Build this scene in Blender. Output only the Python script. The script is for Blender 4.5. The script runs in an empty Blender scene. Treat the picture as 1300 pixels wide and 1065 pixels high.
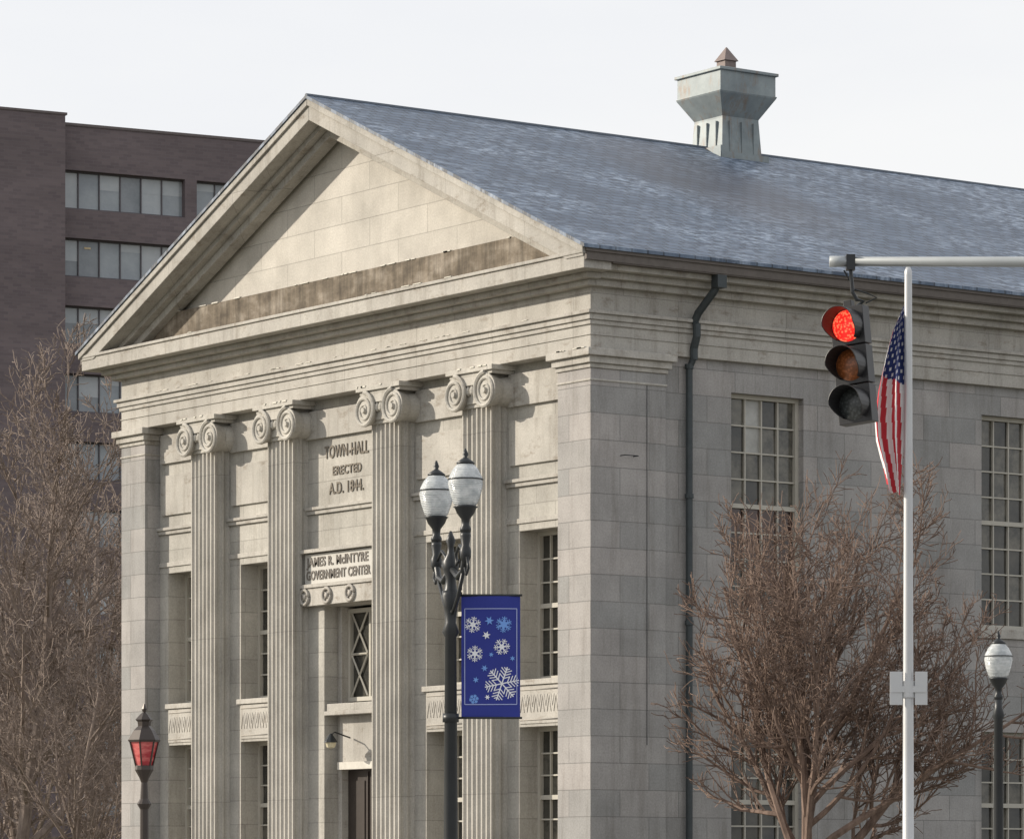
import bpy, math, random
from mathutils import Vector, Matrix
R=math.radians
random.seed(7)
scene=bpy.context.scene
# ------------------------------------------------------------------ helpers
class MB:
    def __init__(s): s.v=[];s.f=[];s.m=[]
    def add(s,vs,fs,mi=0):
        o=len(s.v); s.v+= [tuple(v) for v in vs]
        for f in fs: s.f.append([i+o for i in f]); s.m.append(mi)
    def box(s,x0,x1,y0,y1,z0,z1,mi=0):
        if x0>x1:x0,x1=x1,x0
        if y0>y1:y0,y1=y1,y0
        if z0>z1:z0,z1=z1,z0
        s.add([(x0,y0,z0),(x1,y0,z0),(x1,y1,z0),(x0,y1,z0),(x0,y0,z1),(x1,y0,z1),(x1,y1,z1),(x0,y1,z1)],
              [(0,3,2,1),(4,5,6,7),(0,1,5,4),(1,2,6,5),(2,3,7,6),(3,0,4,7)],mi)
    def prism(s,poly,a,b,fn,mi=0):
        n=len(poly)
        s.add([fn(p,a) for p in poly]+[fn(p,b) for p in poly],
              [tuple(range(n-1,-1,-1)),tuple(range(n,2*n))]+[(i,(i+1)%n,(i+1)%n+n,i+n) for i in range(n)],mi)
    def pxz(s,poly,y0,y1,mi=0): s.prism(poly,y0,y1,lambda p,a:(p[0],a,p[1]),mi)
    def pxy(s,poly,z0,z1,mi=0): s.prism(poly,z0,z1,lambda p,a:(p[0],p[1],a),mi)
    def lathe(s,prof,cx=0,cy=0,n=20,mi=0,ph=0):
        vs=[];fs=[]
        for r,z in prof:
            for i in range(n):
                a=2*math.pi*i/n+ph; vs.append((cx+r*math.cos(a),cy+r*math.sin(a),z))
        for k in range(len(prof)-1):
            for i in range(n):
                j=(i+1)%n; fs.append((k*n+i,k*n+j,(k+1)*n+j,(k+1)*n+i))
        fs.append(tuple(range(n-1,-1,-1))); b=(len(prof)-1)*n; fs.append(tuple(b+i for i in range(n)))
        s.add(vs,fs,mi)
    def tube(s,pts,rad,n=6,mi=0,caps=True):
        pts=[Vector(p) for p in pts]
        if not hasattr(rad,'__len__'): rad=[rad]*len(pts)
        vs=[];fs=[]
        t=(pts[1]-pts[0]).normalized()
        a=Vector((0,0,1)) if abs(t.z)<.9 else Vector((1,0,0))
        u=t.cross(a).normalized()
        for k,p in enumerate(pts):
            if k<len(pts)-1: t=(pts[k+1]-pts[k])
            else: t=(pts[k]-pts[k-1])
            if k>0 and k<len(pts)-1: t=(pts[k+1]-pts[k-1])
            t=t.normalized(); u=(u-t*u.dot(t)); u=u.normalized() if u.length>1e-6 else t.orthogonal().normalized(); w=t.cross(u)
            for i in range(n):
                g=2*math.pi*i/n; q=p+(u*math.cos(g)+w*math.sin(g))*rad[k]; vs.append(q)
        for k in range(len(pts)-1):
            for i in range(n):
                j=(i+1)%n; fs.append((k*n+i,k*n+j,(k+1)*n+j,(k+1)*n+i))
        if caps:
            fs.append(tuple(range(n-1,-1,-1))); b=(len(pts)-1)*n; fs.append(tuple(b+i for i in range(n)))
        s.add(vs,fs,mi)
    def build(s,name,mats,parent=None,smooth=False,bevel=0):
        me=bpy.data.meshes.new(name); me.from_pydata(s.v,[],s.f); me.update()
        if not isinstance(mats,(list,tuple)): mats=[mats]
        for m in mats: me.materials.append(m)
        for p,mi in zip(me.polygons,s.m): p.material_index=mi; p.use_smooth=smooth
        ob=bpy.data.objects.new(name,me); scene.collection.objects.link(ob)
        if parent: ob.parent=parent
        if bevel:
            b=ob.modifiers.new('bevel','BEVEL'); b.width=bevel; b.segments=2; b.limit_method='ANGLE'
        return ob
def empty(name,loc=(0,0,0),rot=(0,0,0)):
    e=bpy.data.objects.new(name,None); e.empty_display_size=.3; scene.collection.objects.link(e); e.location=loc; e.rotation_euler=rot; return e
def clipz(poly,z0,above=True):
    out=[];n=len(poly)
    ins=lambda p:(p[1]>=z0) if above else (p[1]<=z0)
    for i in range(n):
        a,b=poly[i],poly[(i+1)%n]
        if ins(a): out.append(a)
        if ins(a)!=ins(b):
            t=(z0-a[1])/(b[1]-a[1]); out.append((a[0]+t*(b[0]-a[0]),z0))
    return out
# ------------------------------------------------------------------ materials
class NT:
    def __init__(s,name):
        s.mat=bpy.data.materials.new(name); s.mat.use_nodes=True; s.t=s.mat.node_tree; s.b=s.t.nodes['Principled BSDF']
        s.tc=s.t.nodes.new('ShaderNodeTexCoord')
    def n(s,typ,**k):
        nd=s.t.nodes.new(typ)
        for a,b in k.items(): setattr(nd,a,b)
        return nd
    def l(s,a,b): s.t.links.new(a,b)
    def scaled(s,v):
        m=s.n('ShaderNodeMapping'); m.inputs['Scale'].default_value=v; s.l(s.tc.outputs['Object'],m.inputs['Vector']); return m.outputs[0]
    def noise(s,vec,scale,detail=4,rough=.6):
        n=s.n('ShaderNodeTexNoise'); s.l(vec,n.inputs['Vector']); n.inputs['Scale'].default_value=scale; n.inputs['Detail'].default_value=detail; n.inputs['Roughness'].default_value=rough
        return n.outputs['Fac']
    def ramp(s,fac,stops):
        r=s.n('ShaderNodeValToRGB'); s.l(fac,r.inputs[0]); e=r.color_ramp.elements
        while len(e)<len(stops): e.new(.5)
        for x,(p,c) in zip(e,stops): x.position=p; x.color=(c,c,c,1) if not hasattr(c,'__len__') else (*c,1)
        return r.outputs[0]
    def mix(s,f,a,b,bt='MIX'):
        m=s.n('ShaderNodeMixRGB',blend_type=bt)
        for sock,v in zip(m.inputs,(f,a,b)):
            if hasattr(v,'is_linked') or hasattr(v,'links'): s.l(v,sock)
            elif hasattr(v,'__len__'): sock.default_value=(*v,1)
            else: sock.default_value=v
        return m.outputs[0]
    def math(s,op,a,b=0):
        m=s.n('ShaderNodeMath',operation=op)
        for sock,v in zip(m.inputs,(a,b)):
            if hasattr(v,'links'): s.l(v,sock)
            else: sock.default_value=v
        return m.outputs[0]
    def bump(s,h,st=.3,d=.02):
        b=s.n('ShaderNodeBump'); b.inputs['Strength'].default_value=st; b.inputs['Distance'].default_value=d
        s.l(h,b.inputs['Height']); s.l(b.outputs[0],s.b.inputs['Normal'])
    def fin(s,col,rough=.8,metal=0,spec=.3):
        if hasattr(col,'links'): s.l(col,s.b.inputs['Base Color'])
        else: s.b.inputs['Base Color'].default_value=(*col,1)
        s.b.inputs['Roughness'].default_value=rough; s.b.inputs['Metallic'].default_value=metal
        s.b.inputs['Specular IOR Level'].default_value=spec
        return s.mat
def simple(name,c,rough=.6,metal=0,var=.25,scale=8,spec=.3):
    t=NT(name); f=t.noise(t.tc.outputs['Object'],scale,5)
    col=t.mix(f,tuple(x*(1-var) for x in c),tuple(min(1,x*(1+var)) for x in c))
    return t.fin(col,rough,metal,spec)
def stone(name,c,bw=1.15,rh=.46,mortar=.012,off=(0,0),stain=.5,var=.12,joint=.55,stainc=(.42,.38,.33),pink=0,spots=0):
    t=NT(name); o=t.tc.outputs['Object']
    sp=t.n('ShaderNodeSeparateXYZ'); t.l(o,sp.inputs[0])
    u=t.math('ADD',t.math('ADD',sp.outputs[0],sp.outputs[1]),off[0]); v=t.math('ADD',sp.outputs[2],off[1])
    cb=t.n('ShaderNodeCombineXYZ'); t.l(u,cb.inputs[0]); t.l(v,cb.inputs[1])
    br=t.n('ShaderNodeTexBrick'); t.l(cb.outputs[0],br.inputs['Vector'])
    br.inputs['Color1'].default_value=(*[x*(1+var) for x in c],1); br.inputs['Color2'].default_value=(*[x*(1-var) for x in c],1)
    if pink:
        br.inputs['Color1'].default_value=(c[0]*(1+var),c[1]*(1+var*.75),c[2]*(1+var*.7),1)
        br.inputs['Color2'].default_value=(c[0]*(1-var),c[1]*(1-var*.85),c[2]*(1-var*.75),1)
    br.inputs['Mortar'].default_value=(*[x*joint for x in c],1); br.inputs['Scale'].default_value=1
    br.inputs['Mortar Size'].default_value=mortar; br.inputs['Mortar Smooth'].default_value=.4
    br.inputs['Brick Width'].default_value=bw; br.inputs['Row Height'].default_value=rh
    col=br.outputs['Color']
    n1=t.ramp(t.noise(o,.9,6,.65),[(.3,.78),(.7,1.1)]); col=t.mix(1,col,n1,'MULTIPLY')
    n2=t.ramp(t.noise(o,30,3,.7),[(.3,.84),(.7,1.1)]); col=t.mix(1,col,n2,'MULTIPLY')
    st=t.ramp(t.noise(t.scaled((2.6,2.6,.28)),1.3,6,.7),[(.5,0),(.75,1)])
    col=t.mix(t.math('MULTIPLY',st,stain),col,t.mix(1,col,stainc,'MULTIPLY'))
    if spots:
        q=t.ramp(t.noise(t.scaled((1,1,2.2)),2.3,7,.72),[(.56,0),(.68,1)])
        col=t.mix(t.math('MULTIPLY',q,spots),col,t.mix(1,col,(.5,.43,.36),'MULTIPLY'))
    h=t.math('ADD',t.math('MULTIPLY',br.outputs['Fac'],-.8),t.math('MULTIPLY',t.noise(o,35,4,.7),.35))
    t.bump(h,.4,.01)
    return t.fin(col,.85)
M_wall=stone('granite_ashlar',(.435,.42,.385),joint=.72,mortar=.009,var=.07,stain=.45)
M_side=stone('granite_ashlar_side_shaded',(.34,.333,.325),1.25,.46,.009,stain=.5,var=.13,joint=.66,pink=1)  # side shade put into a darker base; pinkish blocks are the granite's own
M_tym=stone('granite_tympanum',(.52,.495,.45),1.9,.52,.009,(.3,.1),stain=.15,var=.05,joint=.7)
M_trim=stone('granite_trim',(.435,.418,.385),2.4,3.1,.007,(.5,.7),stain=.6,var=.05,joint=.68,spots=.6)
M_col=stone('granite_column',(.465,.448,.41),3,3.2,.007,stain=.45,var=.03,joint=.7)
def stained():
    t=NT('stained_granite'); o=t.tc.outputs['Object']
    a=t.ramp(t.noise(t.scaled((.7,1,1.3)),1.6,7,.7),[(.32,(.085,.07,.055)),(.5,(.18,.15,.115)),(.7,(.34,.30,.25))])
    b=t.ramp(t.noise(t.scaled((5,5,.5)),1.5,5,.7),[(.35,.6),(.65,1.15)])
    col=t.mix(1,a,b,'MULTIPLY'); return t.fin(col,.9)
M_stain=stained()
M_flash=simple('flaking_flashing',(.58,.56,.50),.7,0,.3,20)
M_frame=simple('window_frame_paint',(.44,.42,.37),.5,0,.1)
M_iron=simple('black_iron',(.022,.025,.028),.4,.3,.3,6,.5)
M_lead=simple('downspout_metal',(.055,.065,.07),.5,.3,.3)
M_gut=simple('gutter_brown',(.12,.105,.095),.6,0,.3)
def glass(name,a,b,sc=1.2,rough=.12):
    t=NT(name); col=t.mix(t.ramp(t.noise(t.tc.outputs['Object'],sc,5,.7),[(.35,0),(.65,1)]),a,b); return t.fin(col,rough,0,.6)
G1=glass('window_glass_dark',(.018,.02,.02),(.07,.066,.055))
G2=glass('window_glass_mid',(.045,.045,.04),(.15,.14,.115),3)
G3=glass('window_blind',(.28,.28,.26),(.42,.42,.4),2,.3)
G4=glass('window_maroon',(.035,.019,.015),(.09,.048,.038),2)
def slate():
    t=NT('frosted_slate'); o=t.tc.outputs['Object']
    sp=t.n('ShaderNodeSeparateXYZ'); t.l(o,sp.inputs[0])
    cb=t.n('ShaderNodeCombineXYZ'); t.l(sp.outputs[1],cb.inputs[0]); t.l(sp.outputs[0],cb.inputs[1])
    br=t.n('ShaderNodeTexBrick'); t.l(cb.outputs[0],br.inputs['Vector'])
    br.inputs['Color1'].default_value=(.10,.14,.205,1); br.inputs['Color2'].default_value=(.058,.083,.128,1); br.inputs['Mortar'].default_value=(.028,.038,.055,1)
    br.inputs['Scale'].default_value=1; br.inputs['Mortar Size'].default_value=.016; br.inputs['Brick Width'].default_value=.34; br.inputs['Row Height'].default_value=.21
    big=t.ramp(t.noise(t.scaled((.5,.28,.3)),1.1,3,.6),[(.38,.12),(.64,1)])
    fine=t.ramp(t.noise(t.scaled((5.5,2.2,1)),1.7,4,.7),[(.46,0),(.64,1)])
    fac=t.math('MULTIPLY',t.math('MULTIPLY',big,fine),.72)
    col=t.mix(fac,br.outputs['Color'],(.40,.48,.60))
    dx=t.math('MULTIPLY',t.math('ADD',sp.outputs[0],4.9),.27); dy=t.math('MULTIPLY',t.math('ADD',sp.outputs[1],-6.6),.42)
    d=t.math('ADD',t.math('MULTIPLY',dx,dx),t.math('MULTIPLY',dy,dy)); d=t.math('ADD',d,t.math('MULTIPLY',t.noise(o,1.2,5),.8))
    m=t.ramp(t.math('MULTIPLY',d,.6),[(.25,.75),(.85,0)])
    col=t.mix(m,col,t.mix(.6,br.outputs['Color'],(.085,.078,.085)))
    t.bump(t.math('MULTIPLY',br.outputs['Fac'],-1),.5,.015)
    return t.fin(col,.5,0,.4)
M_slate=slate()
def galv():
    t=NT('weathered_sheet_metal'); o=t.tc.outputs['Object']
    a=t.noise(o,1.6,5,.7); col=t.mix(t.ramp(a,[(.3,0),(.7,1)]),(.17,.20,.215),(.28,.32,.33))
    ru=t.ramp(t.noise(t.scaled((3,3,.8)),1.8,6,.75),[(.52,0),(.66,1)])
    col=t.mix(t.math('MULTIPLY',ru,.6),col,(.22,.14,.09)); return t.fin(col,.55,.15,.4)
M_galv=galv()
# ------------------------------------------------------------------ town hall
TH=empty('town_hall')
RD=31.0
zt=lambda x:16.25-0.443*abs(x+8)
def rake(mb,ot,ob,y0,y1,xr,zmin=12.2,mi=0):
    for sg in(1,-1):
        w=xr+8
        poly=[(-8,zt(-8)-ot),(-8+sg*w,zt(xr)-ot),(-8+sg*w,zt(xr)-ob),(-8,zt(-8)-ob)]
        if sg<0: poly=poly[::-1]
        poly=clipz(poly,zmin); 
        if len(poly)>2: mb.pxz(poly,y0,y1,mi)
mb=MB(); rake(mb,0,.06,-.67,RD+.3,.72,0); mb.build('slate_roof',M_slate,TH)
mb=MB()
mb.tube([(-8,-.66,16.24),(-8,RD+.3,16.24)],.045,8); mb.build('ridge_cap',simple('ridge_lead',(.1,.12,.15),.6),TH)
mb=MB()
rake(mb,.063,.19,-.645,.12,.64); rake(mb,.19,.46,-.60,.12,.595,12.2); rake(mb,.46,.56,-.30,.12,.59); rake(mb,.56,.72,-.14,.12,.58)
mb.box(-16.6,.6,-.58,0,12.0,12.25); mb.box(-16.63,.63,-.615,-.2,12.25,12.31)
mb.box(-16.3,.3,-.3,0,11.9,12.0); mb.box(-16.15,.15,-.16,0,11.8,11.9)
for s in(1,-1):
    X=lambda a:(a if s>0 else -16-a)
    mb.box(X(0),X(.16),0,RD,11.8,11.92); mb.box(X(0),X(.3),0,RD,11.92,12.03); mb.box(X(0),X(.5),0,RD,12.03,12.16)
mb.build('cornice',M_trim,TH,bevel=.012)
mb=MB()
for s in(1,-1):
    X=lambda a:(a if s>0 else -16-a)
    mb.box(X(.48),X(.645),.003,RD,12.12,12.29)
    mb.box(X(.57),X(.69),-.59,RD,12.275,12.33); mb.box(X(.603),X(.66),-.575,RD,12.14,12.275)
mb.build('gutter',M_gut,TH)
mb=MB(); tri=[(-8,zt(-8)-.6),(-16.6,zt(.6)-.6),(.6,zt(.6)-.6)][::-1]
p=clipz(tri,12.1); mb.pxz(p,.2,.6); mb.build('tympanum',M_tym,TH)
mb=MB(); p=clipz(clipz([(-8,zt(-8)-.62),(-16.6,zt(.6)-.62),(.6,zt(.6)-.62)][::-1],12.1),12.95,False); mb.pxz(p,.04,.3); mb.build('stained_base_course',M_stain,TH)
mb=MB()
mb.box(-16,0,0,.95,10.75,11.8+.3); mb.box(-.6,0,.95,RD,10.75,12.1); mb.box(-16,-15.4,.95,RD,10.75,12.1)
def ring(z0,z1,o):
    mb.box(-16-o,o,-o,0,z0,z1); mb.box(0,o,0,RD,z0,z1); mb.box(-16-o,-16,0,RD,z0,z1)
ring(11.16,11.24,.035); ring(11.24,11.34,.07); ring(11.34,11.4,.12); 
ring(10.98,11.0,.02)
mb.build('entablature',M_trim,TH,bevel=.01)
mb=MB(); mc=MB()
def pier(x0,x1,y0,y1):
    mb.box(x0,x1,y0,y1,0,10.42)
    for a,b,o in((10.42,10.50,.03),(10.50,10.62,.08),(10.62,10.747,.15)): mc.box(x0-o,x1+o,y0-o,y1+o,a,b)
    mc.box(x0-.02,x1+.02,y0-.02,y1+.02,10.2,10.24)
pier(-.96,0,0,1.62); pier(-16,-15.05,0,1.62); pier(-.96,0,RD-1.6,RD); pier(-16,-15.05,RD-1.6,RD)
mb.build('corner_piers',M_side,TH,bevel=.01); mc.build('pier_capitals',M_trim,TH,bevel=.012)
def wall(mb,U0,U1,Z0,Z1,ops,P,depth,mi=0):
    us=sorted({U0,U1,*[o[0] for o in ops],*[o[1] for o in ops]}); zs=sorted({Z0,Z1,*[o[2] for o in ops],*[o[3] for o in ops]})
    for i in range(len(us)-1):
        for j in range(len(zs)-1):
            cu=(us[i]+us[i+1])/2; cz=(zs[j]+zs[j+1])/2
            if any(o[0]<cu<o[1] and o[2]<cz<o[3] for o in ops): continue
            mb.add([P(us[i],0,zs[j]),P(us[i+1],0,zs[j]),P(us[i+1],0,zs[j+1]),P(us[i],0,zs[j+1])],[(0,1,2,3)],mi)
    for o in ops:
        a,b,c,d=o[:4]; D=depth
        mb.add([P(a,0,c),P(b,0,c),P(b,0,d),P(a,0,d),P(a,D,c),P(b,D,c),P(b,D,d),P(a,D,d)],[(0,1,5,4),(1,2,6,5),(2,3,7,6),(3,0,4,7)],mi)
FY=.35
PF=lambda u,w,z:(u,FY+w,z)
SX=-.10
PS=lambda u,w,z:(SX-w,u,z)
bays=[-1.96,-4.88,-11.33,-14.1]
ops=[]
for c in bays: ops+= [(c-.62,c+.62,5.2,7.82),(c-.62,c+.62,1.9,4.37)]
ops.append((-8.94,-7.24,1.2,6.85))
mb=MB(); wall(mb,-15.05,-.96,0,10.75,ops,PF,.62)
mb.build('front_wall',M_wall,TH)
mb=MB(); sops=[]
k=0
while 3.1+5.87*k+1.7<RD-1.7:
    a=3.14+5.87*k; sops+=[(a,a+1.64,6.3,10.22),(a,a+1.64,1.7,4.4)]; k+=1
wall(mb,1.62,RD-1.6,0,10.75,sops,PS,.3)
mb.add([(-15.9,1.6,0),(-15.9,RD-1.6,0),(-15.9,RD-1.6,10.75),(-15.9,1.6,10.75)],[(0,1,2,3)])
mb.add([(-15.05,RD-.1,0),(-.96,RD-.1,0),(-.96,RD-.1,10.8),(-15.05,RD-.1,10.8)],[(0,1,2,3)])
mb.add([(-16,RD,10.8),(0,RD,10.8),(0,RD,12.4),(-8,RD,16),(-16,RD,12.4)],[(0,1,2,3,4)])
mb.build('side_walls',M_side,TH)
mf=MB(); mg=MB()
def pbox(m,P,u0,u1,w0,w1,z0,z1,mi=0):
    a=P(u0,w0,z0); b=P(u1,w1,z1); m.box(a[0],b[0],a[1],b[1],a[2],b[2],mi)
def window(P,u0,u1,z0,z1,dep,cols,rows,pick,fw=.07,mw=.028,mid=True):
    pbox(mf,P,u0,u0+fw,dep-.06,dep+.06,z0,z1); pbox(mf,P,u1-fw,u1,dep-.06,dep+.06,z0,z1)
    pbox(mf,P,u0+fw,u1-fw,dep-.06,dep+.06,z0,z0+fw); pbox(mf,P,u0+fw,u1-fw,dep-.06,dep+.06,z1-fw,z1)
    zm=(z0+z1)/2
    if mid: pbox(mf,P,u0+fw,u1-fw,dep-.045,dep+.05,zm-.04,zm+.04)
    iu0,iu1,iz0,iz1=u0+fw,u1-fw,z0+fw,z1-fw
    for i in range(1,cols):
        u=iu0+(iu1-iu0)*i/cols; pbox(mf,P,u-mw/2,u+mw/2,dep-.03,dep+.03,iz0,iz1)
    for j in range(1,rows):
        if mid and j*2==rows: continue
        z=iz0+(iz1-iz0)*j/rows; pbox(mf,P,iu0,iu1,dep-.026,dep+.026,z-mw/2,z+mw/2)
    for i in range(cols):
        for j in range(rows):
            a=iu0+(iu1-iu0)*i/cols;b=iu0+(iu1-iu0)*(i+1)/cols;c=iz0+(iz1-iz0)*j/rows;d=iz0+(iz1-iz0)*(j+1)/rows
            tl=random.uniform(-.006,.006); tm=random.uniform(-.006,.006)
            mg.add([P(a,dep+.02+tl,c),P(b,dep+.02-tl,c+0),P(b,dep+.02-tl+tm,d),P(a,dep+.02+tl+tm,d)],[(0,1,2,3)],pick(i,j))
for c in bays:
    window(PF,c-.62,c+.62,5.2,7.82,.45,4,6,lambda i,j:random.choice([0,0,0,1,1]))
    window(PF,c-.62,c+.62,1.9,4.37,.45,4,6,lambda i,j:random.choice([0,0,1]))
for n,o in enumerate(sops):
    def pick(i,j,n=n,o=o):
        if o[2]>5:
            if n==0 and j<4: return 3 if random.random()<.6 else 0
            if n==0 and (i,j) in((1,7),(1,6)): return 2
            return random.choice([0,1,1]) if j>=4 else random.choice([0,0,1])
        return random.choice([0,0,1])
    window(PS,o[0],o[1],o[2],o[3],.2,4,8 if o[2]>5 else 6,pick,.075,.027)
y0=FY+.5
window(PF,-8.80,-7.38,5.05,6.8,.5,2,1,lambda i,j:random.choice([0,1]),.08,.06,False)
for cx in(-8.45,-7.73):
    w=.27
    for k in range(2):
        za=5.15+k*.8; zb=za+.78
        mf.tube([(cx-w,y0-.02,za),(cx+w,y0-.02,zb)],.022,4); mf.tube([(cx+w,y0-.02,za),(cx-w,y0-.02,zb)],.022,4)
    mf.tube([(cx-w,y0-.02,5.94),(cx+w,y0-.02,5.94)],.022,4)
mf.build('window_frames',M_frame,TH); mg.build('window_panes',[G1,G2,G3,G4],TH)
mb=MB()
mb.box(-8.94,-8.8,FY+.3,FY+.6,1.2,6.85); mb.box(-7.38,-7.24,FY+.3,FY+.6,1.2,6.85)
mb.box(-8.93,-7.25,FY-.02,FY+.6,4.78,4.86); mb.box(-8.9,-7.28,FY+.03,FY+.6,4.86,5.0)
mb.box(-8.8,-7.38,FY+.25,FY+.6,3.9,4.78)
mb.build('door_surround',M_trim,TH,bevel=.01)
mb=MB(); mb.box(-8.8,-7.38,FY+.2,FY+.6,3.76,3.9,0); mb.box(-8.8,-7.38,FY+.45,FY+.55,1.2,3.76,1)
mb.box(-8.1,-8.08,FY+.42,FY+.45,1.2,3.72,1)
for cx in(-8.45,-7.73):
    for (a,b) in((1.4,2.3),(2.45,3.55)): mb.box(cx-.24,cx+.24,FY+.43,FY+.45,a,b,1)
mb.build('entrance_door',[simple('door_trim_paint',(.55,.53,.48),.5),simple('door_wood',(.04,.032,.028),.4)],TH)
mb=MB(); ms=MB()
edges=[(-2.95,-.96),(-5.89,-3.85),(-9.51,-6.79),(-12.36,-10.41),(-15.05,-13.26)]
for i,(a,b) in enumerate(edges):
    mb.box(a,b,FY-.05,FY,8.6,8.68); mb.box(a,b,FY-.09,FY,8.68,8.74)
    if i!=2:
        mb.box(a+.12,b-.12,FY-.07,FY,10.02,10.6); mb.box(a+.12,b-.12,FY-.05,FY,8.98,9.78)
        mb.box(a,b,FY-.03,FY,7.95,8.04)
        c=bays[[0,1,None,2,3][i]]
        mb.box(c-.7,c+.7,FY-.06,FY+.3,5.1,5.198); 
        mb.box(c-.6,c+.6,FY-.02,FY,4.42,5.09)
        for k in range(6):
            q=c-.5+k*.2
            ms.tube([(q-.06,FY-.022,4.62),(q,FY-.022,4.9),(q+.06,FY-.022,4.62)],.008,4)
            ms.tube([(q+.1-.05,FY-.022,4.93),(q+.1,FY-.022,4.72),(q+.15,FY-.022,4.93)],.007,4)
        ms.box(c-.58,c+.58,FY-.032,FY-.02,4.48,4.50); ms.box(c-.58,c+.58,FY-.032,FY-.02,5.01,5.03)
mb.box(-9.5,-6.8,FY-.08,FY,10.02,10.55)
mb.box(-9.5,-6.8,FY-.16,FY,6.86,7.2); mb.box(-9.5,-6.8,FY-.2,FY,7.86,7.93); mb.box(-9.5,-6.8,FY-.2,FY,7.2,7.27)
for o in sops:
    mb.box(SX,SX+.05,o[0]-.12,o[1]+.12,o[2]-.18,o[2]-.003)
mb.box(-16.08,.08,-.06,0,0,1.2); mb.box(0,.08,0,RD,0,1.2)
mb.build('mouldings_and_sills',M_trim,TH,bevel=.008)
for cx in(-8.58,-7.78,-9.36):
    ring_=[(cx+.14*math.cos(a),FY-.18,7.03+.14*math.sin(a)) for a in [2*math.pi*k/14 for k in range(15)]]
    ms.tube(ring_,.034,6); ms.tube([(cx,FY-.2,7.03),(cx,FY-.15,7.03)],.055,10)
    for k in range(4):
        a=math.pi/4+k*math.pi/2; ms.tube([(cx,FY-.17,7.03),(cx+.18*math.cos(a),FY-.17,7.03+.15*math.sin(a))],.02,4)
ms.build('carved_ornament',simple('carved_stone',(.36,.34,.31),.8),TH,True)
mb=MB(); mb.box(-9.46,-6.85,FY-.1,FY,7.28,7.84); mb.build('name_panel',simple('painted_panel',(.50,.49,.46),.7,0,.12,3),TH)
def text(s,x,y,z,h,width,mat,name):
    c=bpy.data.curves.new(name,'FONT'); c.body=s; c.size=h/.7; c.extrude=.006; c.align_x='CENTER'; c.align_y='CENTER'; c.offset=.005; c.space_character=1.08
    o=bpy.data.objects.new(name,c); scene.collection.objects.link(o); o.parent=TH; o.location=(x,y,z); o.rotation_euler=(R(90),0,0); c.materials.append(mat)
    bpy.context.view_layer.update(); o.scale=(width/max(o.dimensions.x,.01),1,1); return o
M_let=simple('letter_dark_granite',(.17,.15,.125),.8,0,.5,12); M_let2=simple('letter_grey',(.16,.145,.13),.7)
text('TOWN-HALL',-8.16,FY-.012,9.73,.23,1.5,M_let,'inscription_town_hall')
text('ERECTED',-8.14,FY-.012,9.37,.16,.98,M_let,'inscription_erected')
text('A.D. 1844.',-8.16,FY-.012,9.04,.21,1.18,M_let,'inscription_date')
text('JAMES R. McINTYRE',-8.32,FY-.108,7.68,.17,2.12,M_let2,'sign_line_upper')
text('GOVERNMENT CENTER',-8.3,FY-.108,7.43,.17,2.2,M_let2,'sign_line_lower')
def colprof(cx,w,y0,y1):
    h=w/2; P=[]
    P.append((cx+h,y1))
    def flutes(p0,p1,n,inw):
        out=[]; p0=Vector(p0);p1=Vector(p1); seg=(p1-p0)/n; L=seg.length; t=seg.normalized(); inn=Vector(inw)
        for k in range(n):
            a=p0+seg*k; g=L*.14
            out.append(tuple(a+t*g)) 
            r=(L-2*g)/2; c=a+seg/2
            for q in range(1,6):
                an=math.pi*q/6; out.append(tuple(c-t*r*math.cos(an)+inn*r*math.sin(an)*.85))
            out.append(tuple(a+seg-t*g))
        return out
    P+=flutes((cx+h,y1-.02),(cx+h,y0+.02),2,(-1,0)); P.append((cx+h,y0))
    P+=flutes((cx+h-.01,y0),(cx-h+.01,y0),6,(0,1)); P.append((cx-h,y0))
    P+=flutes((cx-h,y0+.02),(cx-h,y1-.02),2,(1,0)); P.append((cx-h,y1))
    return P[::-1]
cols=[-3.40,-6.33,-9.95,-12.80]
mb=MB(); mc=MB(); mp=MB()
for cx in cols:
    mb.pxy(colprof(cx,.9,0,FY+.02),1.5,10.05)
    mp.box(cx-.56,cx+.56,-.12,FY,1.2,1.38); mp.box(cx-.5,cx+.5,-.06,FY,1.38,1.5)
    mc.box(cx-.47,cx+.47,-.03,FY,10.05,10.12)
    mc.box(cx-.45,cx+.45,-.06,FY,10.12,10.62)
    mc.box(cx-.66,cx+.66,-.13,FY,10.6,10.66); mc.box(cx-.72,cx+.72,-.18,FY,10.66,10.748)
    mc.box(cx-.5,cx+.5,-.13,-.06,10.44,10.6)
    for k in range(5): mc.lathe([(0.01,10.26),(.05,10.3),(.055,10.37),(.03,10.43)],cx-.24+k*.12,-.09,8)
    for sg in(-1,1):
        vx=cx+sg*.47; vz=10.31; rr=.30
        prof=[(-.15,rr),(-.13,rr+.005),(-.05,rr*.93),(.1,rr*.8),(FY-.02,rr*.9)]
        n=22; vs=[];fs=[]
        for (yy,r) in prof:
            for i in range(n):
                a=2*math.pi*i/n; vs.append((vx+r*math.cos(a),yy,vz+r*math.sin(a)))
        for k in range(len(prof)-1):
            for i in range(n):
                j=(i+1)%n; fs.append((k*n+i,k*n+j,(k+1)*n+j,(k+1)*n+i))
        fs.append(tuple(range(n))); mc.add(vs,fs)
        pts=[];rad=[]
        for k in range(46):
            f=k/45; a=math.pi/2+sg*f*2*math.pi*2.4
            r=.285*(1-f)**.9+.045; pts.append((vx+r*math.cos(a),-.155,vz+r*math.sin(a))); rad.append(.032*(1-f)+.014)
        mc.tube(pts,rad,6); mc.tube([(vx,-.2,vz),(vx,-.14,vz)],.055,12)
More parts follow.
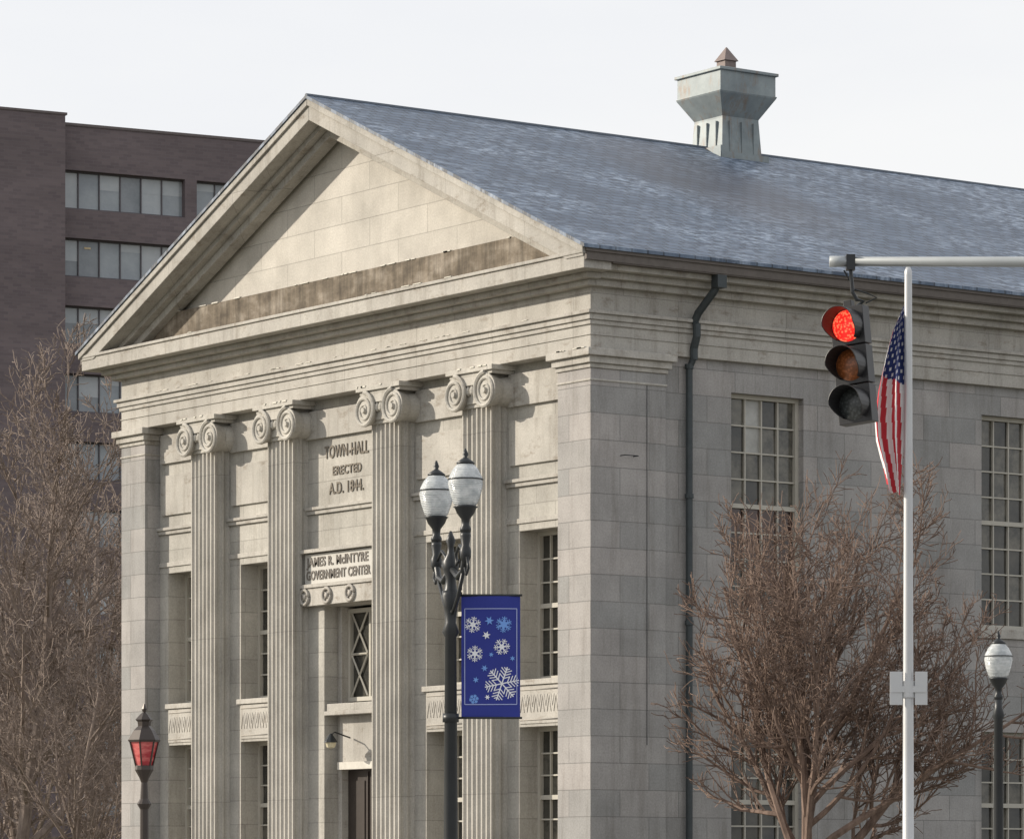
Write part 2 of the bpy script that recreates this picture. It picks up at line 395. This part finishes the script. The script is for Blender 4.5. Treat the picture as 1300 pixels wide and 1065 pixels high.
ob=mb.build('fluted_columns',M_col,TH); mc.build('ionic_capitals',M_col,TH,bevel=.006); mp.build('column_bases',M_trim,TH,bevel=.01)
mb=MB()
def flakes(n,f):
    for _ in range(n):
        f(random.random(),random.uniform(.04,.28),random.uniform(.006,.02))
def ff(zc,o,x0,x1,dens):
    def g(r,l,h):
        x=x0+(x1-x0)*r; mb.box(x,x+l,-o-.008,-o+.04,zc-h*.3,zc+h*.7)
    flakes(dens,g)
ff(11.405,.12,-16.1,-.4,22); ff(12.315,.615,-16.5,.1,6)
def g(r,l,h): x=-14.6+13*r; mb.box(x,x+l,.02,.08,12.945,12.95+h)
flakes(20,g)
def g2(r,l,h): x=-1.1+1.1*r; mb.box(x,min(x+l,.16),-.165,-.1,10.745,10.75+h)
flakes(6,g2)
for cx in cols:
    def g3(r,l,h): x=cx-.7+1.2*r; mb.box(x,x+l*.6,-.195,-.15,10.73,10.745+h)
    flakes(4,g3)
mb.build('flaking_flashing',M_flash,TH)
mb=MB()
mb.tube([(.56,2.33,12.1),(.56,2.33,12.0),(.48,2.3,11.85),(.16,2.2,11.5),(.09,2.18,11.36),(.15,2.18,11.3),(.15,2.18,11.1),(.07,2.18,10.9),(.07,2.18,10.7)],.07,10)
mb.tube([(.07,2.18,10.75),(.0,2.13,10.55),(.0,2.13,.3)],.06,10)
mb.box(.49,.675,2.23,2.43,11.9,12.117)
for z in(10.55,8.3,6.1,4.0,1.9): mb.lathe([(.08,z),(.08,z+.08)],0.0,2.13,10)
mb.build('downspout',M_lead,TH)
mb=MB()
mb.tube([(.012,1.2,10.2),(.012,1.2,4)],.006,5); mb.tube([(.02,.62,8.95),(.16,.62,8.95),(.16,.9,8.95),(.02,.9,8.95)],.009,5)
mb.build('conduit_and_hook',M_iron,TH)
mb=MB(); mb.tube([(-8.35,FY+.2,4.35),(-8.35,FY-.15,4.45),(-8.28,FY-.28,4.38)],.015,6); mb.lathe([(.02,4.42),(.05,4.38),(.13,4.27),(.14,4.25)],-8.28,FY-.28,10,0); mb.lathe([(.11,4.25),(.08,4.16),(.02,4.14)],-8.28,FY-.28,10,1)
mb.build('wall_sconce',[M_iron,simple('sconce_glass',(.6,.55,.4),.3)],TH)
mb=MB()
for k in range(6): mb.box(-10.5-.25*k,-5.5+.25*k,-.35*(k+1),-.06 if k==0 else -.35*k,0,1.2-.2*k)
mb.build('entrance_steps',M_trim,TH)
# roof ventilator
mb=MB(); VX,VY=-8.0,9.3
def fr(levels,mi=0):
    mb.lathe([(h*math.sqrt(2),z) for h,z in levels],VX,VY,4,mi,math.pi/4)
fr([(.53,15.2),(.51,16.0),(.46,16.8),(.46,16.9)])
fr([(.43,16.5),(.45,16.82),(.71,17.25),(.725,17.29)]); fr([(.70,17.25),(.70,17.70)]); fr([(.745,17.69),(.745,17.75)]); fr([(.735,17.75),(.16,17.9)])
fr([(.14,17.85),(.14,18.03)],1); fr([(.18,18.03),(.01,18.32)],1)
# standing seams
for q in(-.3,.0,.3):
    mb.box(VX+.44,VX+.515,VY+q-.012,VY+q+.012,16.0,16.75); mb.box(VX+q-.012,VX+q+.012,VY-.515,VY-.44,16.0,16.75)
ob=mb.build('roof_ventilator',[M_galv,simple('oxidised_finial',(.20,.16,.15),.6)],TH,bevel=.012)
mb=MB()
mb.box(VX-.6,VX+.6,VY-.62,VY-.53,15.8,16.22); mb.box(VX+.53,VX+.62,VY-.6,VY+.6,15.6,16.1)
mb.build('ventilator_flashing',M_galv,TH)
# ------------------------------------------------------------------ background brick office
OB=empty('brick_office_building',(-137.95,66.2,0),(0,0,math.atan2(.989,.144)))
t=NT('hazed_dark_brick'); o=t.tc.outputs['Object']; sp=t.n('ShaderNodeSeparateXYZ'); t.l(o,sp.inputs[0]); cb=t.n('ShaderNodeCombineXYZ'); t.l(t.math('ADD',sp.outputs[0],sp.outputs[1]),cb.inputs[0]); t.l(sp.outputs[2],cb.inputs[1])
br=t.n('ShaderNodeTexBrick'); t.l(cb.outputs[0],br.inputs['Vector']); br.inputs['Scale'].default_value=1; br.inputs['Brick Width'].default_value=.5; br.inputs['Row Height'].default_value=.17; br.inputs['Mortar Size'].default_value=.012
br.inputs['Color1'].default_value=(.16,.13,.135,1); br.inputs['Color2'].default_value=(.128,.104,.112,1); br.inputs['Mortar'].default_value=(.15,.13,.137,1)  # distance haze put into the colours: greyed, low-contrast brick
col=t.mix(1,br.outputs['Color'],t.ramp(t.noise(t.scaled((.15,.15,.6)),1,5,.6),[(.3,.85),(.7,1.15)]),'MULTIPLY'); M_brick=t.fin(col,.9)
wops=[]; zr=[40.2-3.68*k for k in range(11)]
for z in zr: wops+=[(-.05+.1,7.4,z-2.1,z),(8.1,15.5,z-2.1,z),(16.2,23.6,z-2.1,z),(24.3,31.7,z-2.1,z)]
PB=lambda u,w,z:(u,w,z)
mb=MB(); wall(mb,0,36,0,42.6,wops,PB,.5)
mb.box(0,36,.6,25,42.0,42.6-.01); mb.add([(36,0,0),(36,25,0),(36,25,42.6),(36,0,42.6)],[(0,1,2,3)]); mb.add([(0,25,0),(36,25,0),(36,25,42.6),(0,25,42.6)],[(0,1,2,3)])
mb.box(-22,-.0,-1.0,25,0,42.95)
mb.build('brick_walls',M_brick,OB)
mb=MB(); mb.box(0,36,-.05,.4,42.6,42.75); mb.box(-22.1,.1,-1.05,.2,42.95,43.08)
mb.build('coping',simple('coping_metal',(.12,.1,.1),.6),OB)
mb=MB()
for (a,b,c,d) in wops:
    n=6; w=(b-a)/n
    for i in range(n):
        u=a+i*w; mb.add([(u,.45,c),(u+w,.45,c),(u+w,.45,d),(u,.45,d)],[(0,1,2,3)],random.choice([0,0,0,1,2]))
        if random.random()<.4:
            q=random.choice([.5,.9,1.2]); mb.add([(u,.44,d-q),(u+w,.44,d-q),(u+w,.44,d),(u,.44,d)],[(0,1,2,3)],1)
        mb.box(u-.03,u+.03,.36,.43,c,d,3)
        if random.random()<.25: mb.box(u+w*.3,u+w*.6,.41,.43,d-.5,d-.4,4)
    mb.box(a,b,.34,.46,c,c+.1,3); mb.box(a,b,.34,.46,d-.08,d,3)
mb.build('ribbon_windows',[glass('office_glass_a',(.20,.225,.255),(.29,.32,.345),.4),glass('office_glass_b',(.31,.34,.365),(.39,.41,.43),.5),glass('office_glass_c',(.14,.16,.18),(.24,.26,.285),.4),simple('mullion',(.1,.09,.1),.5),simple('office_ceiling_panel',(.6,.48,.3),.5)],OB)  # office pane colours lightened, reflected light is put into the glass colour
# ------------------------------------------------------------------ trees
def bark(name,a,b):
    t=NT(name); f=t.noise(t.scaled((3,3,1)),2.5,5,.7); return t.fin(t.mix(t.ramp(f,[(.3,0),(.7,1)]),a,b),.9)
B_red=bark('bark_brown',(.09,.062,.05),(.25,.18,.145)); B_grey=bark('bark_grey',(.15,.118,.102),(.32,.26,.225))
def rv(): return Vector((random.gauss(0,1),random.gauss(0,1),random.gauss(0,1))).normalized()
def grow(mb,p,d,L,r,lev,cfg):
    n=cfg['seg'][lev]; pts=[p.copy()]; rad=[r]; dirs=[d.copy()]
    end=r*cfg['taper']
    for i in range(n):
        d=(d+rv()*cfg['wig'][lev]+Vector((0,0,cfg['up'][lev]))).normalized()
        p=p+d*(L/n); pts.append(p.copy()); dirs.append(d.copy()); rad.append(max(cfg['rmin'],r+(end-r)*(i+1)/n))
    mb.tube(pts,rad,cfg['sides'][lev],0,False)
    if lev>=len(cfg['n'])-0: return
    nc=cfg['n'][lev]
    for k in range(nc):
        t=cfg['t0'][lev]+(1-cfg['t0'][lev])*(k+random.random())/nc
        x=t*n; i=min(int(x),n-1); q=pts[i].lerp(pts[i+1],x-i); dd=dirs[i+1]
        ax=dd.cross(rv()).normalized(); an=R(random.uniform(*cfg['ang'][lev]))
        nd=Matrix.Rotation(an,3,ax)@dd
        if nd.z<-.25: nd.z*=-.5; nd.normalize()
        rr=rad[i]*random.uniform(.45,.7)
        grow(mb,q,nd,L*cfg['ratio'][lev]*random.uniform(.65,1.15)*(1.1-.4*t),max(cfg['rmin'],rr),lev+1,cfg)
crab=dict(seg=[4,8,7,5,4],wig=[.08,.13,.17,.24,.28],up=[.05,.04,.04,.06,.03],taper=.35,rmin=.006,sides=[8,6,5,3,3],n=[14,11,10,6],t0=[.45,.2,.12,.1],ang=[(22,56),(20,58),(25,68),(25,70)],ratio=[1.9,.48,.5,.55])
def tree(name,loc,cfg,L,r,mat,seed,rot=0,scale=1,mesh=None):
    random.seed(seed)
    if mesh is None:
        mb=MB(); grow(mb,Vector((0,0,0)),Vector((.03,.02,1)).normalized(),L,r,0,cfg); ob=mb.build(name,mat)
    else:
        ob=bpy.data.objects.new(name,mesh); scene.collection.objects.link(ob)
    ob.location=loc; ob.rotation_euler=(0,0,rot); ob.scale=(scale,)*3; return ob
ct=tree('bare_crabapple_tree',(7.6,-1.6,0),crab,2.7,.16,B_red,14); ct.scale=(.98,.98,1.17)
tall=dict(seg=[9,7,6,5,4],wig=[.06,.13,.18,.22,.28],up=[.06,.09,.09,.08,.05],taper=.25,rmin=.011,sides=[8,6,4,3,3],n=[18,8,7,5],t0=[.12,.15,.1,.1],ang=[(30,60),(25,55),(25,60),(25,65)],ratio=[.5,.5,.55,.55])
a=tree('bare_tree',(-33.5,7.0,0),tall,12.5,.22,B_grey,3,0,.92)
b=tree('bare_tree.001',(-40,13,0),tall,13.5,.24,B_grey,5,0,.85)
tree('bare_tree.002',(-36,3.5,0),tall,0,0,B_grey,1,2.1,.74,a.data)
tree('bare_tree.003',(-44,8.5,0),tall,0,0,B_grey,1,1.1,.85,b.data)
tree('bare_tree.004',(-34,13.5,0),tall,0,0,B_grey,1,4.1,.66,a.data)
tree('bare_tree.005',(-29.5,6.5,0),tall,0,0,B_grey,1,5.0,.46,b.data)
tree('bare_tree.006',(-37.5,9.5,0),tall,0,0,B_grey,1,3.3,.6,a.data)
random.seed(21)
dist=dict(tall); dist['rmin']=.035; dist['n']=[12,6,5]
mb=MB()
for k in range(16):
    px=-95+random.uniform(-6,6); py=14+k*5
    grow(mb,Vector((px,py,0)),Vector((0,0,1)),random.uniform(9,13),.3,0,dist)
mb.build('distant_trees',B_grey)
# ------------------------------------------------------------------ street furniture
A=R(54.6)
def globe_mat():
    t=NT('prismatic_globe'); o=t.tc.outputs['Object']
    w=t.n('ShaderNodeTexWave',wave_type='BANDS',bands_direction='Z'); t.l(o,w.inputs['Vector']); w.inputs['Scale'].default_value=18
    t.bump(w.outputs['Fac'],.4,.01)
    f=t.noise(t.scaled((6,6,9)),1.5,3)
    col=t.mix(t.ramp(f,[(.35,0),(.65,1)]),(.52,.56,.58),(.82,.85,.86))
    m=t.fin(col,.15,0,.8); t.b.inputs['Transmission Weight'].default_value=.3; t.b.inputs['IOR'].default_value=1.3; return m
M_globe=globe_mat()
def globe(mb,mg,x,y,z):
    mg.lathe([(.09,z-.24),(.125,z-.2),(.16,z-.1),(.18,z+.0),(.17,z+.07),(.13,z+.15),(.085,z+.2)],x,y,20)
    mb.lathe([(.183,z+.04),(.186,z+.045),(.18,z+.052)],x,y,20)
    mb.lathe([(.09,z+.2),(.095,z+.215),(.05,z+.25),(.02,z+.27),(.03,z+.3),(.008,z+.36)],x,y,14)
    mb.lathe([(.05,z-.5),(.06,z-.46),(.04,z-.42),(.045,z-.36),(.09,z-.3),(.11,z-.25),(.13,z-.235),(.1,z-.22)],x,y,14)
L1=empty('twin_globe_street_lamp',(21.0,-17.35,0),(0,0,A))
mb=MB(); mg=MB()
for sx,sy in((.16,-.6),(-.16,.6)):
    globe(mb,mg,sx,sy,5.73)
    mb.tube([(sx,sy,5.25),(sx,sy,5.0),(sx*.85,sy*.85,4.85),(sx*.5,sy*.5,4.8),(0,0,4.92)],[.03,.035,.035,.035,.03],8)
    mb.tube([(sx,sy,5.02),(sx*.6,sy*.6,5.12),(sx*.35,sy*.35,5.05),(sx*.4,sy*.4,4.93),(sx*.55,sy*.55,4.97)],.018,6)
    mb.tube([(sx*.9,sy*.9,4.87),(sx*.5,sy*.5,4.6),(sx*.15,sy*.15,4.45),(0,0,4.5)],.022,6)
    mb.lathe([(.03,4.92),(.055,4.98),(.06,5.05),(.04,5.1),(.055,5.2),(.05,5.24)],sx,sy,12)
    mb.tube([(sx*1.1,sy*1.1,4.98),(sx*1.2,sy*1.2,4.86),(sx*1.05,sy*1.05,4.8),(sx*.95,sy*.95,4.88)],.014,6)
mb.lathe([(.26,0),(.26,.15),(.22,.2),(.2,.6),(.13,.75),(.1,.9),(.08,1.1),(.06,4.2),(.09,4.25),(.055,4.35),(.07,4.5),(.1,4.62),(.065,4.7),(.05,4.8),(.08,4.9),(.09,4.98),(.04,5.06),(.03,5.14),(.05,5.2),(.01,5.3)],0,0,16)
mb.tube([(0,0,4.635),(.74,0,4.635)],.013,6); mb.tube([(0,0,3.365),(.74,0,3.365)],.013,6)
mb.lathe([(.09,4.58),(.09,4.68)],0,0,12); mb.lathe([(.085,3.32),(.085,3.41)],0,0,12)
mb.build('iron_post_and_arms',M_iron,L1,True); mg.build('glass_globes',M_globe,L1,True)
mb=MB(); x0,x1,z0,z1=.11,.72,3.375,4.625
nx,nz=12,20
bw=lambda u,v:.016*math.sin(u*5+v*2)+.012*math.sin(v*6)
vs=[(x0+(x1-x0)*i/nx,bw(i/nx,j/nz),z0+(z1-z0)*j/nz) for j in range(nz+1) for i in range(nx+1)]
mb.add(vs,[(j*(nx+1)+i,j*(nx+1)+i+1,(j+1)*(nx+1)+i+1,(j+1)*(nx+1)+i) for j in range(nz) for i in range(nx)],0)
mk=MB()
def bp(x,z):
    return (x,bw((x-x0)/(x1-x0),(z-z0)/(z1-z0))-.005,z)
def sf(cx,cz,Rr,mi,th,rich=False,ph=.2):
    def bar(ax,az,bx,bz,t):
        d=Vector((bx-ax,bz-az)); n=Vector((-d.y,d.x)).normalized()*t/2
        mk.add([bp(ax+n.x,az+n.y),bp(bx+n.x,bz+n.y),bp(bx-n.x,bz-n.y),bp(ax-n.x,az-n.y)],[(0,1,2,3)],mi)
    for k in range(6):
        a=k*math.pi/3+ph; c,s=math.cos(a),math.sin(a); bar(cx,cz,cx+Rr*c,cz+Rr*s,th)
        for q in ((.5,.75) if not rich else (.35,.55,.75,.92)):
            for g in(-1,1):
                b=a+g*math.pi/3.2; l=Rr*(.38 if q<.8 else .2); px,pz=cx+Rr*q*c*.9,cz+Rr*q*s*.9
                bar(px,pz,px+l*math.cos(b),pz+l*math.sin(b),th*.8)
def star(cx,cz,Rr,mi,ph):  # six-pointed star flake
    pts=[]
    for k in range(12):
        r=Rr if k%2==0 else Rr*.42; a=k*math.pi/6+ph; pts.append((cx+r*math.cos(a),cz+r*math.sin(a)))
    mk.add([(lambda q:(q[0],q[1]-.002,q[2]))(bp(cx,cz))]+[(lambda q:(q[0],q[1]-.002,q[2]))(bp(*q)) for q in pts],[(0,1+k,1+(k+1)%12) for k in range(12)],mi)
sf(.53,3.72,.18,0,.012,True)
for (cx,cz,r,ph) in((.25,4.03,.085,.5),(.53,4.1,.085,.1),(.23,4.33,.085,.35)):
    star(cx,cz,r*.62,0,ph); sf(cx,cz,r,0,.009,ph=ph)
star(.37,4.22,.045,0,.2); star(.55,4.33,.075,1,.4); sf(.55,4.33,.085,1,.010,ph=.4)
star(.4,4.37,.05,1,.1); star(.26,3.76,.035,1,.3); star(.35,3.88,.038,1,.1); sf(.24,3.56,.05,1,.01); star(.64,3.98,.03,1,.5); star(.38,3.58,.03,0,0); star(.42,4.02,.028,1,.2)
def bd(ax,az,bx,bz):
    N=10
    for i in range(N):
        a=i/N;b=(i+1)/N; t=.004
        d=Vector((bx-ax,bz-az)).normalized(); n=Vector((-d.y,d.x))*t
        pa=(ax+(bx-ax)*a,az+(bz-az)*a); pb=(ax+(bx-ax)*b,az+(bz-az)*b)
        mk.add([bp(pa[0]+n.x,pa[1]+n.y),bp(pb[0]+n.x,pb[1]+n.y),bp(pb[0]-n.x,pb[1]-n.y),bp(pa[0]-n.x,pa[1]-n.y)],[(0,1,2,3)],2)
e=.035
bd(x0+e,z0+.13,x1-e,z0+.13);bd(x0+e,z1-.13,x1-e,z1-.13);bd(x0+e,z0+.13,x0+e,z1-.13);bd(x1-e,z0+.13,x1-e,z1-.13)
mb.build('banner_cloth',simple('banner_blue',(.025,.037,.24),.7,0,.15,2),L1,True)
mk.build('banner_snowflakes',[simple('snowflake_white',(.75,.77,.82),.7,0,.05),simple('snowflake_blue',(.16,.32,.72),.7,0,.05),simple('banner_line',(.35,.4,.65),.7,0,.05)],L1)
L2=empty('globe_street_lamp',(17.58,-6.63,0),(0,0,A)); mb=MB(); mg=MB(); globe(mb,mg,0,0,4.45)
mb.lathe([(.24,0),(.24,.15),(.18,.25),(.17,.6),(.11,.75),(.07,1.0),(.055,3.7),(.08,3.75),(.05,3.85),(.05,3.98)],0,0,14)
mb.build('iron_post',M_iron,L2,True); mg.build('glass_globe',M_globe,L2,True)
L3=empty('red_glass_street_lantern',(22.63,-21.96,0),(0,0,A+.3)); mb=MB()
mb.lathe([(.075,2.76),(.13,2.98)],0,0,6,1)
for k in range(6):
    a=2*math.pi*k/6; mb.tube([(.08*math.cos(a),.08*math.sin(a),2.75),(.137*math.cos(a),.137*math.sin(a),2.99)],.008,4,0)
mb.lathe([(.15,2.98),(.155,3.0),(.10,3.09),(.06,3.13),(.065,3.17),(.085,3.19),(.04,3.24),(.015,3.26),(.025,3.29),(.005,3.34)],0,0,6,0)
mb.lathe([(.03,2.6),(.045,2.64),(.09,2.72),(.085,2.76)],0,0,12,0)
mb.lathe([(.16,0),(.16,.2),(.09,.4),(.05,.6),(.04,2.35),(.07,2.4),(.04,2.45),(.03,2.61)],0,0,12,0)
t=NT('red_lantern_glass'); f=t.ramp(t.noise(t.scaled((1,1,3)),5,3),[(.4,0),(.6,1)]); m=t.fin(t.mix(f,(.34,.02,.03),(.6,.15,.14)),.2,0,.6)
mb.build('lantern_and_post',[simple('lantern_iron',(.045,.035,.03),.4,.3,.3,6,.5),m],L3)
M_steel=simple('galvanised_steel',(.34,.365,.38),.5,.3,.15,3)
T=empty('traffic_signal_mast',(27.14,-17.34,0),(0,0,A))
mb=MB(); mb.tube([(-.02,0,7.33),(4,0,7.32),(8,0,7.31)],[.042,.055,.075],12); mb.tube([(-.03,0,7.33),(.16,0,7.33)],.05,12)
mb.lathe([(.22,0),(.22,.05),(.14,.06),(.12,3),(.1,7.6),(.1,7.62)],8,0,16)
mb.build('mast_and_arm',M_steel,T,True)
mb=MB(); mb.box(.12,.2,-.05,.05,7.25,7.39); mb.tube([(.16,0,7.28),(.18,0,7.05),(.22,0,6.98),(.28,0,6.97),(.22,0,6.92)],.018,8)
mb.tube([(.1,0,7.25),(.2,.03,7.08),(.32,.02,7.04),(.4,0,7.0),(.3,0,6.95)],.008,5); mb.build('hanger',M_iron,T)
S=empty('signal_head',(.17,0,6.385),(0,-.095,-R(29))); S.parent=T
mb=MB(); lens=MB()
M_sig=simple('signal_housing_black',(.02,.02,.022),.45,0,.2,5,.5)
for k,zc in enumerate((.36,0,-.36)):
    mb.box(-.165,.165,-.02,.13,zc-.174,zc+.174)
    n=22; r=.15
    vs=[];fs=[];a0=-math.pi*.30;a1=math.pi*1.30
    for rr in(r+.008,r):
        for i in range(n+1):
            a=a0+(a1-a0)*i/n
            dp=-.25 if 0<=a<=math.pi else -.25+.15*min(1,abs(math.sin(a))*1.2)
            for yy in(-.02,dp): vs.append((rr*math.cos(a),yy,zc+rr*math.sin(a)))
    m_=2*(n+1)
    for i in range(n):
        q=2*i; fs+= [(q,q+2,q+3,q+1),(m_+q,m_+q+1,m_+q+3,m_+q+2),(q+1,q+3,m_+q+3,m_+q+1)]
    mb.add(vs,fs)
    n2=24; pv=[(0,-.06,zc)]; pf=[]
    for ri,(rr,yy) in enumerate(((.07,-.055),(.12,-.04),(.146,-.022))):
        for i in range(n2): a=2*math.pi*i/n2; pv.append((rr*math.cos(a),yy,zc+rr*math.sin(a)))
    for i in range(n2): pf.append((0,1+(i+1)%n2,1+i))
    for ri in range(2):
        for i in range(n2):
            j=(i+1)%n2; b_=1+ri*n2; pf.append((b_+i,b_+j,b_+n2+j,b_+n2+i))
    lens.add(pv,pf,k)
mb.box(-.04,.04,.02,.1,.53,.6)
mb.build('signal_housing',M_sig,S,bevel=.012)
t=NT('red_led_lens'); v=t.n('ShaderNodeTexVoronoi'); t.l(t.tc.outputs['Object'],v.inputs['Vector']); v.inputs['Scale'].default_value=42
c=t.ramp(v.outputs['Distance'],[(.2,(1,.22,.10)),(.55,(.75,.02,.015))]); M_r=t.fin((.4,.01,.01),.3); t.l(c,t.b.inputs['Emission Color']); t.b.inputs['Emission Strength'].default_value=1.2
def lensm(name,a,b):
    t=NT(name); v=t.n('ShaderNodeTexVoronoi'); t.l(t.tc.outputs['Object'],v.inputs['Vector']); v.inputs['Scale'].default_value=38; return t.fin(t.ramp(v.outputs['Distance'],[(.2,a),(.6,b)]),.3,0,.5)
lens.build('signal_lenses',[M_r,lensm('amber_lens',(.42,.14,.05),(.22,.07,.02)),lensm('green_lens',(.09,.10,.10),(.04,.045,.045))],S,True)
F=empty('flagpole',(26.02,-15.46,0),(0,0,A))
mb=MB(); mb.lathe([(.12,0),(.12,.03),(.062,.04),(.052,3),(.036,7.5),(.036,7.54),(.02,7.58)],0,0,14,0)
M_alu=simple('brushed_pole_metal',(.5,.51,.52),.4,.35,.08,3)
mb.build('pole',M_alu,F,True)
mb=MB(); mb.box(-.18,-.06,-.05,-.03,3.37,3.69); mb.box(.06,.18,-.05,-.03,3.37,3.69); mb.box(-.17,.17,-.03,-.06,3.49,3.55); mb.lathe([(.07,3.44),(.07,3.6)],0,0,12)
mb.build('bracket_plates',M_alu,F)
mb=MB(); nu,nv=40,110
def fl(b,a):
    pr=[(0,.06),(.08,.12),(.2,.18),(.42,.27),(.58,.31),(.7,.30),(.84,.24),(1,.19)]
    for (p,q),(p2,q2) in zip(pr,pr[1:]):
        if p<=a<=p2: w=q+(q2-q)*(a-p)/(p2-p); break
    sh=.0 if a<.6 else (a-.6)*.10
    env=min(1,a*3+.1)
    x=-.03-w*b-sh*(1-b)
    y=-.02+.075*math.sin(b*11+a*2.2)*env+.03*math.sin(a*9+b*4)
    x+=.018*math.sin(b*11+a*2.2+1.2)*env
    z=7.23-1.84*a-.13*b*(1-a)+max(0,a-.8)*(.4*b+.12*math.sin(b*8))
    return (x,y,z)
mb.v=[fl(i/nu,j/nv) for j in range(nv+1) for i in range(nu+1)]
for j in range(nv):
    for i in range(nu):
        b=i/nu;a=j/nv; q=j*(nu+1)+i; mb.f.append([q,q+1,q+nu+2,q+nu+1])
        s_=int((b*.62+.05*math.sin(a*5)+a*.42)*13)
        if a<.42-.10*b and b<.9:
            mi=2 
            if (i%6 in(1,2) and j%8 in(1,2)) or (i%6 in(4,5) and j%8 in(5,6)): mi=1
        else: mi=0 if s_%2==0 else 1
        mb.m.append(mi)
mb.build('american_flag',[simple('flag_red',(.50,.035,.05),.8,0,.1),simple('flag_white',(.75,.74,.74),.8,0,.05),simple('flag_blue',(.03,.045,.16),.8,0,.1)],F,True)
# ------------------------------------------------------------------ ground
def sheet(name,x0,x1,y0,y1,z,mat):
    mb=MB(); mb.add([(x0,y0,z),(x1,y0,z),(x1,y1,z),(x0,y1,z)],[(0,1,2,3)]); return mb.build(name,mat)
sheet('ground',-1500,1500,-1500,1500,0,simple('winter_grass',(.10,.095,.055),.95,0,.4,.6))
sheet('road',34.15,48.0,-300,300,.004,simple('asphalt',(.05,.05,.052),.9,0,.25,4))
mb=MB(); mb.box(34,34.15,-300,300,0,.13); mb.box(48,48.15,-300,300,0,.13); mb.build('kerb',simple('granite_kerb',(.3,.3,.29),.8))
mb=MB(); mb.box(16,34,-300,300,-.1,.12); mb.box(48.15,60,-300,300,-.1,.12); mb.build('pavement',simple('concrete_pavement',(.3,.29,.27),.9,0,.12,2))
sheet('forecourt_path',-18,16,-9,-2.2,.006,simple('paver',(.26,.24,.22),.9))
mb=MB()
for k in range(-30,30): mb.add([(41.0,k*6,.008),(41.15,k*6,.008),(41.15,k*6+3,.008),(41.0,k*6+3,.008)],[(0,1,2,3)])
mb.build('lane_markings',simple('road_paint',(.75,.74,.7),.7))
# ------------------------------------------------------------------ light, sky, camera
el,az=R(22),R(46)
s=Vector((-math.sin(az)*math.cos(el),-math.cos(az)*math.cos(el),math.sin(el)))
ld=bpy.data.lights.new('sun','SUN'); ld.energy=5.0; ld.angle=R(.6); ld.color=(1,.90,.76)
lo=bpy.data.objects.new('sun',ld); scene.collection.objects.link(lo); lo.rotation_euler=s.to_track_quat('Z','Y').to_euler(); lo.location=s*50
w=bpy.data.worlds.new('World'); scene.world=w; w.use_nodes=True; nt=w.node_tree; bg=nt.nodes['Background']
sk=nt.nodes.new('ShaderNodeTexSky'); sk.sky_type='NISHITA'; sk.sun_disc=False; sk.sun_elevation=el; sk.sun_rotation=math.atan2(s.x,s.y)%(2*math.pi); sk.dust_density=4; sk.air_density=1
tc=nt.nodes.new('ShaderNodeTexCoord'); mp_=nt.nodes.new('ShaderNodeMapping'); mp_.inputs['Scale'].default_value=(2,2,7)
nz_=nt.nodes.new('ShaderNodeTexNoise'); nz_.inputs['Scale'].default_value=2.2; nz_.inputs['Detail'].default_value=5
rp=nt.nodes.new('ShaderNodeValToRGB'); rp.color_ramp.elements[0].position=.35; rp.color_ramp.elements[0].color=(9.8,9.9,10.2,1); rp.color_ramp.elements[1].position=.65; rp.color_ramp.elements[1].color=(10.6,10.6,10.6,1)
mx=nt.nodes.new('ShaderNodeMixRGB'); mx.inputs[0].default_value=.85
nt.links.new(tc.outputs['Generated'],mp_.inputs[0]); nt.links.new(mp_.outputs[0],nz_.inputs['Vector']); nt.links.new(nz_.outputs['Fac'],rp.inputs[0])
nt.links.new(sk.outputs[0],mx.inputs[1]); nt.links.new(rp.outputs[0],mx.inputs[2]); nt.links.new(mx.outputs[0],bg.inputs[0]); bg.inputs[1].default_value=.1
cd=bpy.data.cameras.new('camera'); cam=bpy.data.objects.new('camera',cd); scene.collection.objects.link(cam)
cam.location=(55.6,-41.16,1.7); cam.rotation_euler=(R(90),0,A); cd.sensor_width=36; cd.lens=142.45; cd.shift_y=.448; cd.clip_end=4000; cd.clip_start=.1
scene.camera=cam
scene.view_settings.view_transform='Standard'; scene.view_settings.look='None'; scene.view_settings.exposure=0
